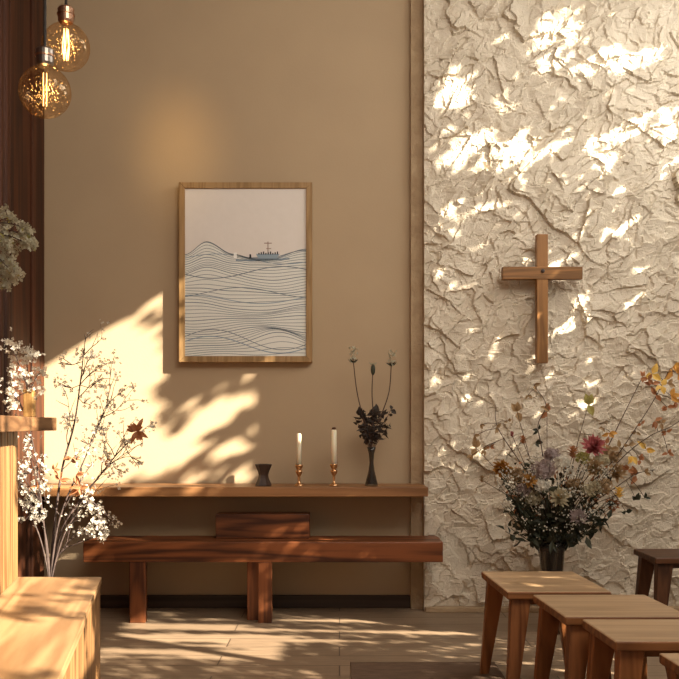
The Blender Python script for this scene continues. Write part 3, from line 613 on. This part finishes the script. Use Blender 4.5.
# ------------------------------------------------------------------ pendant bulbs
def pendant(px, py, d, r, label, sock, straight):
    c = P(px, py, d); root = thing('pendant_bulb', label, 'lamp', (c.x, d, ZC), 'globe pendant bulbs'); o = root.location
    zc = c.z-ZC; st = MB().lathe([(0,-r)]+[(r*math.cos(a), r*math.sin(a)) for a in [math.radians(-90+10*k) for k in range(1, 17)]]+[(.022, r*1.0)], 40, cap=False)
    st.build('glass_globe', M['amber'], root, smooth=True, loc=(0,0,zc))
    hs = .068
    sk_ = MB().lathe([(.020,r*.96),(.029,r*.96+.006),(.033,r+.012),(.035,r+hs*.9),(.030,r+hs),(.006,r+hs+.006)], 20).build('socket', M[sock], root, smooth=False, loc=(0,0,zc), bevel=.001)
    MB().lathe([(.0365,r+hs*.52),(.0375,r+hs*.54),(.0375,r+hs*.62),(.0365,r+hs*.64)], 20).build('socket_ring', M['socket'], sk_)
    MB().tube([(0,0,0), (0,0,zc+r+hs)], .006, 8).build('cord', M['cord'], root)
    MB().lathe([(.05,-.02),(.055,-.001)], 20).build('ceiling_rose', M['steel'], root)
    f = MB(); 
    for k in range(2 if straight else 5):
        a = k*math.pi/(1 if straight else 2.5)+.3; q0 = .006 if straight else .009; x, y_ = q0*math.cos(a), q0*math.sin(a); x2, y2 = (.015*math.cos(a+.5), .015*math.sin(a+.5)) if not straight else (x, y_)
        f.tube([(x,y_,r*.75),(x2,y2,0),(x,y_,-r*.55)], .0014 if straight else .0022, 5)
    f.build('filament', M['filament'], root, loc=(0,0,zc))
    g = MB()
    for k in range(150):
        q = rvec(); q.z *= 1.1; s = r*random.uniform(.12,.93)**.9; 
        if not straight: q = (q+Vector((-.5,0,.2))*random.random()).normalized()
        g.ball(q*s, random.uniform(.0007,.0021), 4)
    gg = g.build('glints', M['fleck'], root, loc=(0,0,zc)); gg['kind'] = 'stuff'
    l = bpy.data.lights.new('bulb_light', 'POINT'); l.energy = 1.6; l.color = (1,.6,.25); l.shadow_soft_size = .02
    lo = bpy.data.objects.new('bulb_light', l); COL.objects.link(lo); lo.parent = root; lo.location = (0,0,zc)
pendant(45, 92, 3.5, 25.5*3.5/FPX, 'lower of the two amber globe bulbs, hanging in front of the dark wall', 'steel', True)
pendant(66, 47, 3.9, 23.5*3.9/FPX, 'upper of the two amber globe bulbs, with a copper socket', 'socket', False)

# ------------------------------------------------------------------ stools
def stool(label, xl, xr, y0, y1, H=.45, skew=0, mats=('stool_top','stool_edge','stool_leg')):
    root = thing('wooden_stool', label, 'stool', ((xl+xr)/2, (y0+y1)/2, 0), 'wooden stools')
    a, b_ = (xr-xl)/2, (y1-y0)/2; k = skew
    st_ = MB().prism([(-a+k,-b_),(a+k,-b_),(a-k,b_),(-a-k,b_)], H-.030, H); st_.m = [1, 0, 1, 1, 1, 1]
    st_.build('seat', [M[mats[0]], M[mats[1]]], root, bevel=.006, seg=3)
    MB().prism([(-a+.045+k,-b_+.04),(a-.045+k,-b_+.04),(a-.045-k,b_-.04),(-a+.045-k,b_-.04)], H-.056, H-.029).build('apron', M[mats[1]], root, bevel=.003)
    for sx in (-1, 1):
        for sy in (-1, 1):
            kk = k*-sy
            tx, ty = sx*(a-.058)+kk, sy*(b_-.05); bxx, byy = sx*(a-.012)+kk, sy*(b_-.006)
            w1, w2 = .038, .018; t1_, t2_ = .029, .016
            # the outer edge splays only a little, the inner edge tapers strongly
            lo = [(bxx-w2, byy-t2_, 0), (bxx+w2, byy-t2_, 0), (bxx+w2, byy+t2_, 0), (bxx-w2, byy+t2_, 0)]
            hi = [(tx-w1, ty-t1_, H-.031), (tx+w1, ty-t1_, H-.031), (tx+w1, ty+t1_, H-.031), (tx-w1, ty+t1_, H-.031)]
            MB().hexa(lo, hi).build('leg', M[mats[2]], root, bevel=.004)
    return root
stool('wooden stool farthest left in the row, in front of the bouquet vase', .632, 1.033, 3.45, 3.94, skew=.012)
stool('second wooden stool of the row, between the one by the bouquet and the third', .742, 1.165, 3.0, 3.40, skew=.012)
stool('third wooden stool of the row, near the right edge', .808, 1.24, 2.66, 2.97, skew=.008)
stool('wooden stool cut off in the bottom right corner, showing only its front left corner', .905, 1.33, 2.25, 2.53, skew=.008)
stool('wooden stool with shade painted into its wood at the right edge, standing against the rough wall', 1.52, 1.95, 4.33, 4.66, mats=('stool_shaded','stool_shaded','stool_shaded_leg'))

# ------------------------------------------------------------------ bouquet in a floor vase
BD = 4.74; bc = P(552, 570, BD); bv = Vector((bc.x, BD, 0))
vz_ = P(552, 541, BD).z
v = MB().lathe([(0,0),(.062,0),(.060,.02),(.056,.15),(.058,.30),(.066,.42),(.076,vz_),(.072,vz_),(.062,.42),(.053,.30),(.051,.15),(.054,.03),(0,.025)], 28, cap=False).build('tall_glass_vase', M['smoke'], loc=bv, smooth=True)
tag(v, 'dark ribbed glass vase holding the big bouquet behind the stools', 'vase')
vm = v.data
for q in vm.vertices:
    a = math.atan2(q.co.y, q.co.x); k = 1+.03*math.cos(a*9); q.co.x *= k; q.co.y *= k
def bstem(root, tip, r=.0026, mat='darkstem', bend=None):
    o = root.location; t = tip-o
    mid = Vector((t.x*.18, t.y*.2, vz_-o.z+.03)); pts = [Vector((0,0,0)), mid, (mid+t)/2+Vector((-(t.x)*.06,0,.03)), t]
    sp_ = spline(pts, 6); MB().tube(sp_, [r*(1-.4*i/len(sp_)) for i in range(len(sp_))], 5).build('stem', M[mat], root); return sp_
k_root = [0]
def rootspot():
    k_root[0] += 1; a = k_root[0]*2.4; return bv+Vector((.022*math.cos(a), .022*math.sin(a), .06+.001*k_root[0]))
def head(mb, c, r, n, aim, inner=None):
    aim = Vector(aim).normalized(); t1 = aim.orthogonal().normalized(); t2 = aim.cross(t1)
    for ring in range(4):
        tilt = .05+ring*.42; nn = int(n*(1-.17*ring))
        for k in range(nn):
            a = 2*math.pi*(k+ring*.5)/nn+random.gauss(0,.1); dr = (t1*math.cos(a)+t2*math.sin(a))*math.cos(tilt)+aim*math.sin(tilt)
            mb.leaf(c+aim*r*.08*ring, dr+rvec()*.18, aim, r*(1-.12*ring)*random.uniform(.7,1.05), r*.30, fold=.2, curl=-.2)
def flower(name, label, px, py, r_px, mat, kind='double', dd=0, aim=(0,-1,.45), stemmat='darkstem', grp='flowers in the big bouquet', core='ochre'):
    d_ = BD+dd; tip = P(px, py, d_); r = r_px*d_/FPX
    root = thing(name, label, 'flower', rootspot(), grp); sp_ = bstem(root, tip, mat=stemmat); c = sp_[-1]; mb = MB()
    if kind == 'double':
        head(mb, c, r, 20, aim); ph_ = mb.build('petals', M[mat], root)
        ce = MB(); 
        for k in range(10): ce.ball(c+Vector(aim).normalized()*r*.35+rvec()*r*.16, r*.10, 5)
        ce.build('centre', M[core], ph_)
    elif kind == 'cluster':
        for k in range(90):
            q = rvec(); p = c+Vector((q.x*r, q.y*r*.7, q.z*r*.8)); blossoms(mb, p, .003, 1, r*.24)
        ph_ = mb.build('petals', M[mat], root)
        ce = MB().ball(c, r*.66, 8, sq=(1,.7,.8)); ce.build('centre', M[mat], ph_)
    elif kind == 'pod':
        for k in range(16):
            a = k*2.4; z = (k/16-.5)*1.6; mb.leaf(c+Vector((0,0,z*r*.7)), Vector((math.cos(a)*.8, math.sin(a)*.8, .7)), (0,0,1), r*.9, r*.45)
        ph_ = mb.build('petals', M[mat], root)
    elif kind == 'disc':
        for k in range(26):
            a = k*.2417*2; u = Vector((math.cos(a), 0, math.sin(a)*1.0)); mb.leaf(c, u+Vector((0,-.25,.1)), (0,-1,0), r*random.uniform(.85,1.15), r*.34)
        ph_ = mb.build('petals', M[mat], root); MB().ball(c+Vector((.0,-.01,0)), r*.42, 10, sq=(1,.5,1)).build('centre', M['darkstem'], ph_)
    elif kind == 'leaf':
        for k in range(3): mb.leaf(c, Vector((random.gauss(0,.5), -.2, 1 if k else -1)), (0,-1,0), r*1.5, r)
        ph_ = mb.build('petals', M[mat], root)
    return root
flower('sunflower', 'drooping orange brown sunflower at the left edge of the bouquet', 503, 467, 13, 'ochre', 'double', -.05, aim=(-.55,-.6,-.55), core='darkstem')
flower('hydrangea', 'pale mauve hydrangea head left of the middle of the bouquet', 543, 470, 11, 'mauve', 'cluster', -.10)
flower('chrysanthemum', 'large cream chrysanthemum low in the middle of the bouquet', 559, 498, 13, 'cream', 'double', -.17)
flower('marigold', 'small ochre marigold below and left of the pale mauve hydrangea', 529, 481, 9, 'ochre', 'double', -.13)
flower('peony', 'ragged pink red peony at the top right of the bouquet', 593, 447, 15, 'pink', 'double', -.06, aim=(.1,-1,.6), core='pink')
flower('hydrangea', 'dark mauve hydrangea head at the top middle of the bouquet', 553, 455, 8, 'mauve', 'cluster', 0)
flower('chrysanthemum', 'olive tan chrysanthemum just below the pink red peony', 594, 468, 12, 'tan', 'double', -.12, core='olive_leaf')
flower('chrysanthemum', 'tan chrysanthemum at the right side of the bouquet', 616, 473, 12, 'tan', 'double', -.07)
flower('daisy', 'yellow flower seen edge on at the right side of the bouquet', 619, 494, 8, 'yellow_leaf', 'pod', -.08)
flower('dried_flower', 'rounded tan seed head to the right of the pink red peony', 611, 455, 9, 'tan', 'cluster', 0)
flower('dried_flower', 'brown seed head left of the pink red peony', 573, 454, 9, 'brown_leaf', 'pod', -.03)
flower('carnation', 'dull mauve carnation low at the right of the bouquet', 578, 518, 11, 'mauve', 'double', -.15, core='mauve')
flower('chrysanthemum', 'small tan chrysanthemum beside the drooping sunflower', 517, 476, 9, 'tan', 'cluster', -.06)
flower('daisy', 'small white daisy in the centre of the bouquet', 570, 473, 7, 'white_petal', 'double', -.15)
flower('rose', 'brown withered rose at the right edge below the yellow flower', 612, 505, 9, 'brown_leaf', 'double', -.02, core='brown_leaf')
flower('rose', 'pale cream rose between the olive chrysanthemum and the carnation', 591, 488, 9, 'cream', 'cluster', -.13)
flower('seed_pod', 'small brown bell shaped pod on the tallest middle stem', 547, 412, 6, 'brown_leaf', 'leaf', .08)
flower('seed_pod', 'brown upright pod at the upper left of the bouquet', 523, 441, 6, 'brown_leaf', 'pod', .05)
flower('seed_pod', 'tiny red bud on a thin stem at the upper left', 512, 435, 4, 'pink', 'pod', .05)
flower('dry_leaf_stem', 'tan pointed leaf on a thin stem at the far upper left of the bouquet', 517, 412, 7, 'tan', 'leaf', .12)
flower('dry_leaf_stem', 'olive green pointed leaf standing high against the rough wall', 588, 405, 8, 'olive_leaf', 'leaf', .10)
flower('seed_pod', 'small tan bud at the far left of the bouquet, before the rough wall', 476, 448, 6, 'tan', 'leaf', .10)
flower('seed_pod', 'small yellow tan bud at the lower far left of the bouquet', 482, 480, 5, 'tan', 'pod', .05)
for fx, fy, fr_, fm, fl in ((533,498,8,'cream','small cream head low on the left side of the bouquet, under the ochre marigold'), (542,486,7,'white_petal','small white head between the ochre marigold and the large cream chrysanthemum'),
        (575,486,8,'tan','small tan head above and right of the large cream chrysanthemum'), (604,486,8,'tan','small tan head left of the edge-on yellow flower'), (583,458,7,'olive_leaf','small olive head below and left of the pink red peony'),
        (562,462,7,'white_petal','small white head beside the dark mauve hydrangea'), (602,460,7,'cream','small cream head right of the olive tan chrysanthemum'), (523,490,7,'mauve','small mauve head at the lower left of the bouquet')):
    flower('filler_flower', fl, fx, fy, fr_, fm, 'cluster', random.uniform(-.14,-.05))
# long leafy branches to the right
def long_branch(label, pts, leaves, dd):
    root = thing('autumn_branch', label, 'branch', rootspot(), 'autumn branches of the bouquet'); o = root.location
    w3 = [Vector((0,0,0)), Vector((.01,0,vz_-o.z+.02))]+[P(x, y_, BD+dd)-o for x, y_ in pts]
    sp_ = spline(w3, 6); n_ = len(sp_); MB().tube(sp_, [.0042*(1-.65*i/n_) for i in range(n_)], 6).build('stem', M['darkstem'], root)
    groups = {}
    for (x, y_, s, mt) in leaves:
        c = P(x, y_, BD+dd+random.uniform(-.04,.04))-o; q = min(sp_, key=lambda s_: (s_-c).length); MB().tube([q, (q+c)/2+Vector((0,0,.008)), c], .0016, 4).build('twig', M['darkstem'], root)
        mb = groups.setdefault(mt, MB())
        for k in range(3):
            dr = Vector((random.gauss(0,1), -.3, random.gauss(0,.8))); mb.leaf(c, dr, Vector((random.gauss(0,.4),-1,random.gauss(0,.4))), s*BD/FPX*random.uniform(1.0,1.5), s*BD/FPX*.75)
    for mt, mb in groups.items(): mb.build('leaves', M[mt], root)
long_branch('autumn branch rising highest to the right edge, with orange and yellow leaves', [(580,495),(612,462),(638,425),(655,398),(668,372)],
    [(672,368,12,'orange_leaf'),(678,374,9,'orange_leaf'),(652,374,9,'yellow_leaf'),(648,379,6,'brown_leaf'),(652,384,6,'brown_leaf'),(656,395,7,'brown_leaf'),(662,386,8,'yellow_leaf'),(671,396,7,'orange_leaf'),(668,384,6,'tan'),(641,424,4,'brown_leaf'),(667,407,6,'brown_leaf'),(676,402,5,'brown_leaf'),(636,432,4,'tan')], -.02)
long_branch('autumn branch crossing to the right edge, with small brown leaves', [(585,500),(622,458),(650,436),(672,426),(690,412)],
    [(646,449,8,'yellow_leaf'),(632,456,7,'yellow_leaf'),(655,421,6,'brown_leaf'),(661,423,5,'tan'),(666,432,5,'brown_leaf'),(668,453,5,'brown_leaf'),(640,460,5,'brown_leaf'),(628,446,6,'tan'),(619,448,6,'tan')], -.08)
long_branch('thin autumn twig arching up between the peony and the highest branch', [(585,495),(604,455),(622,418),(632,398),(642,378)],
    [(609,433,6,'orange_leaf'),(606,444,6,'brown_leaf'),(642,377,5,'brown_leaf'),(603,428,4,'tan')], .04)
long_branch('low autumn twig reaching right, with red-brown leaves', [(590,505),(615,488),(636,474),(655,470)],
    [(636,475,8,'brown_leaf'),(645,473,5,'tan'),(652,472,4,'white_petal'),(628,470,6,'brown_leaf'),(626,512,5,'darkleaf'),(636,500,6,'darkleaf'),(645,498,4,'darkleaf')], -.05)
long_branch('bare twig at the left with small yellowish leaves against the rough wall', [(545,500),(520,462),(498,428),(495,405)],
    [(474,436,5,'tan'),(480,425,4,'tan'),(496,428,5,'tan'),(484,450,5,'tan'),(472,455,5,'tan'),(490,447,4,'brown_leaf'),(508,421,4,'tan')], .05)
long_branch('dark bare twig standing straight up in the middle of the bouquet', [(548,500),(542,450),(538,425),(546,405),(534,385)],
    [(538,430,5,'darkleaf'),(536,442,5,'darkleaf'),(545,408,5,'tan'),(534,385,5,'tan'),(528,395,4,'tan')], .06)
# dark foliage mass and the baby's breath
gf = thing('foliage_bunch', 'dark green foliage filling the lower half of the big bouquet', 'foliage', bv+Vector((0,0,.30)))
st = MB(); lv = MB(); o = gf.location
for k in range(60):
    a = random.uniform(-1,1); px = 555+a*52; py = 520-random.uniform(-22,38)*(1-.35*abs(a))
    if abs(a) > .7: py = random.uniform(498,535)
    tip = P(px, py, BD+random.uniform(-.16,.10))-o
    sp_ = spline([(0,0,0), (tip.x*.15,tip.y*.15,vz_-o.z+.01), tip*.6+Vector((0,0,.04)), tip], 4); st.tube(sp_, .0018, 4)
    for q in range(8):
        p = sp_[random.randint(6, len(sp_)-1)]+rvec()*.012; lv.leaf(p, rvec()+Vector((0,-.2,.1)), rvec(), random.uniform(.04,.075), random.uniform(.02,.036))
st.build('stalks', M['darkleaf'], gf); lv.build('leaves', M['darkleaf'], gf)['kind'] = 'stuff'
fu = thing('foliage_bunch', 'finer olive and brown leaves showing between the flowers of the big bouquet', 'foliage', bv+Vector((0,0,.31)))
st = MB(); lv = MB(); l2 = MB(); o = fu.location
for k in range(70):
    a = random.uniform(-1,1); px = 560+a*60; py = random.uniform(452, 512)+12*abs(a)
    tip = P(px, py, BD+random.uniform(-.07,.14))-o
    sp_ = spline([(0,0,0), (tip.x*.15,tip.y*.15,vz_-o.z+.01), tip*.6+Vector((0,0,.04)), tip], 4); st.tube(sp_, .0014, 4)
    for q in range(11):
        p = sp_[random.randint(8, len(sp_)-1)]+rvec()*.02; (lv if random.random() < .72 else l2).leaf(p, rvec()+Vector((0,-.2,.2)), rvec(), random.uniform(.02,.045), random.uniform(.009,.02))
st.build('stalks', M['darkleaf'], fu); lv.build('leaves', M['darkleaf'], fu)['kind'] = 'stuff'; l2.build('dry_leaves', M['brown_leaf'], fu)['kind'] = 'stuff'
gy = thing('babys_breath', 'tiny white filler blossoms scattered through the lower bouquet', 'flowers', bv+Vector((0,0,.32)))
st = MB(); wh = MB(); o = gy.location
for k in range(64):
    a = random.uniform(-1,1); tip = P(557+a*58, 502-random.uniform(-30,52)*(1-.4*abs(a)), BD+random.uniform(-.22,-.08))-o
    sp_ = spline([(0,0,0), (tip.x*.12,tip.y*.12,vz_-o.z+.01), tip*.6+Vector((0,0,.05)), tip], 4); st.tube(sp_, .001, 4)
    for q in range(9): 
        p = tip+rvec()*random.uniform(.005,.045); wh.ball(p, random.uniform(.0022,.0056), 5); st.tube([tip, p], .0006, 3)
st.build('stalks', M['darkleaf'], gy); wh.build('blossoms', M['white_petal'], gy)['kind'] = 'stuff'

# ------------------------------------------------------------------ thin dark slab on the floor
mt = MB().box(-.33, .33, -.9, .9, 0, .006); o = mt.build('floor_slab', [M['mat']], loc=(.38, 3.22, .0005), bevel=.002)
tag(o, 'flat dark brown rectangle on the floor in front of the stools', 'mat')
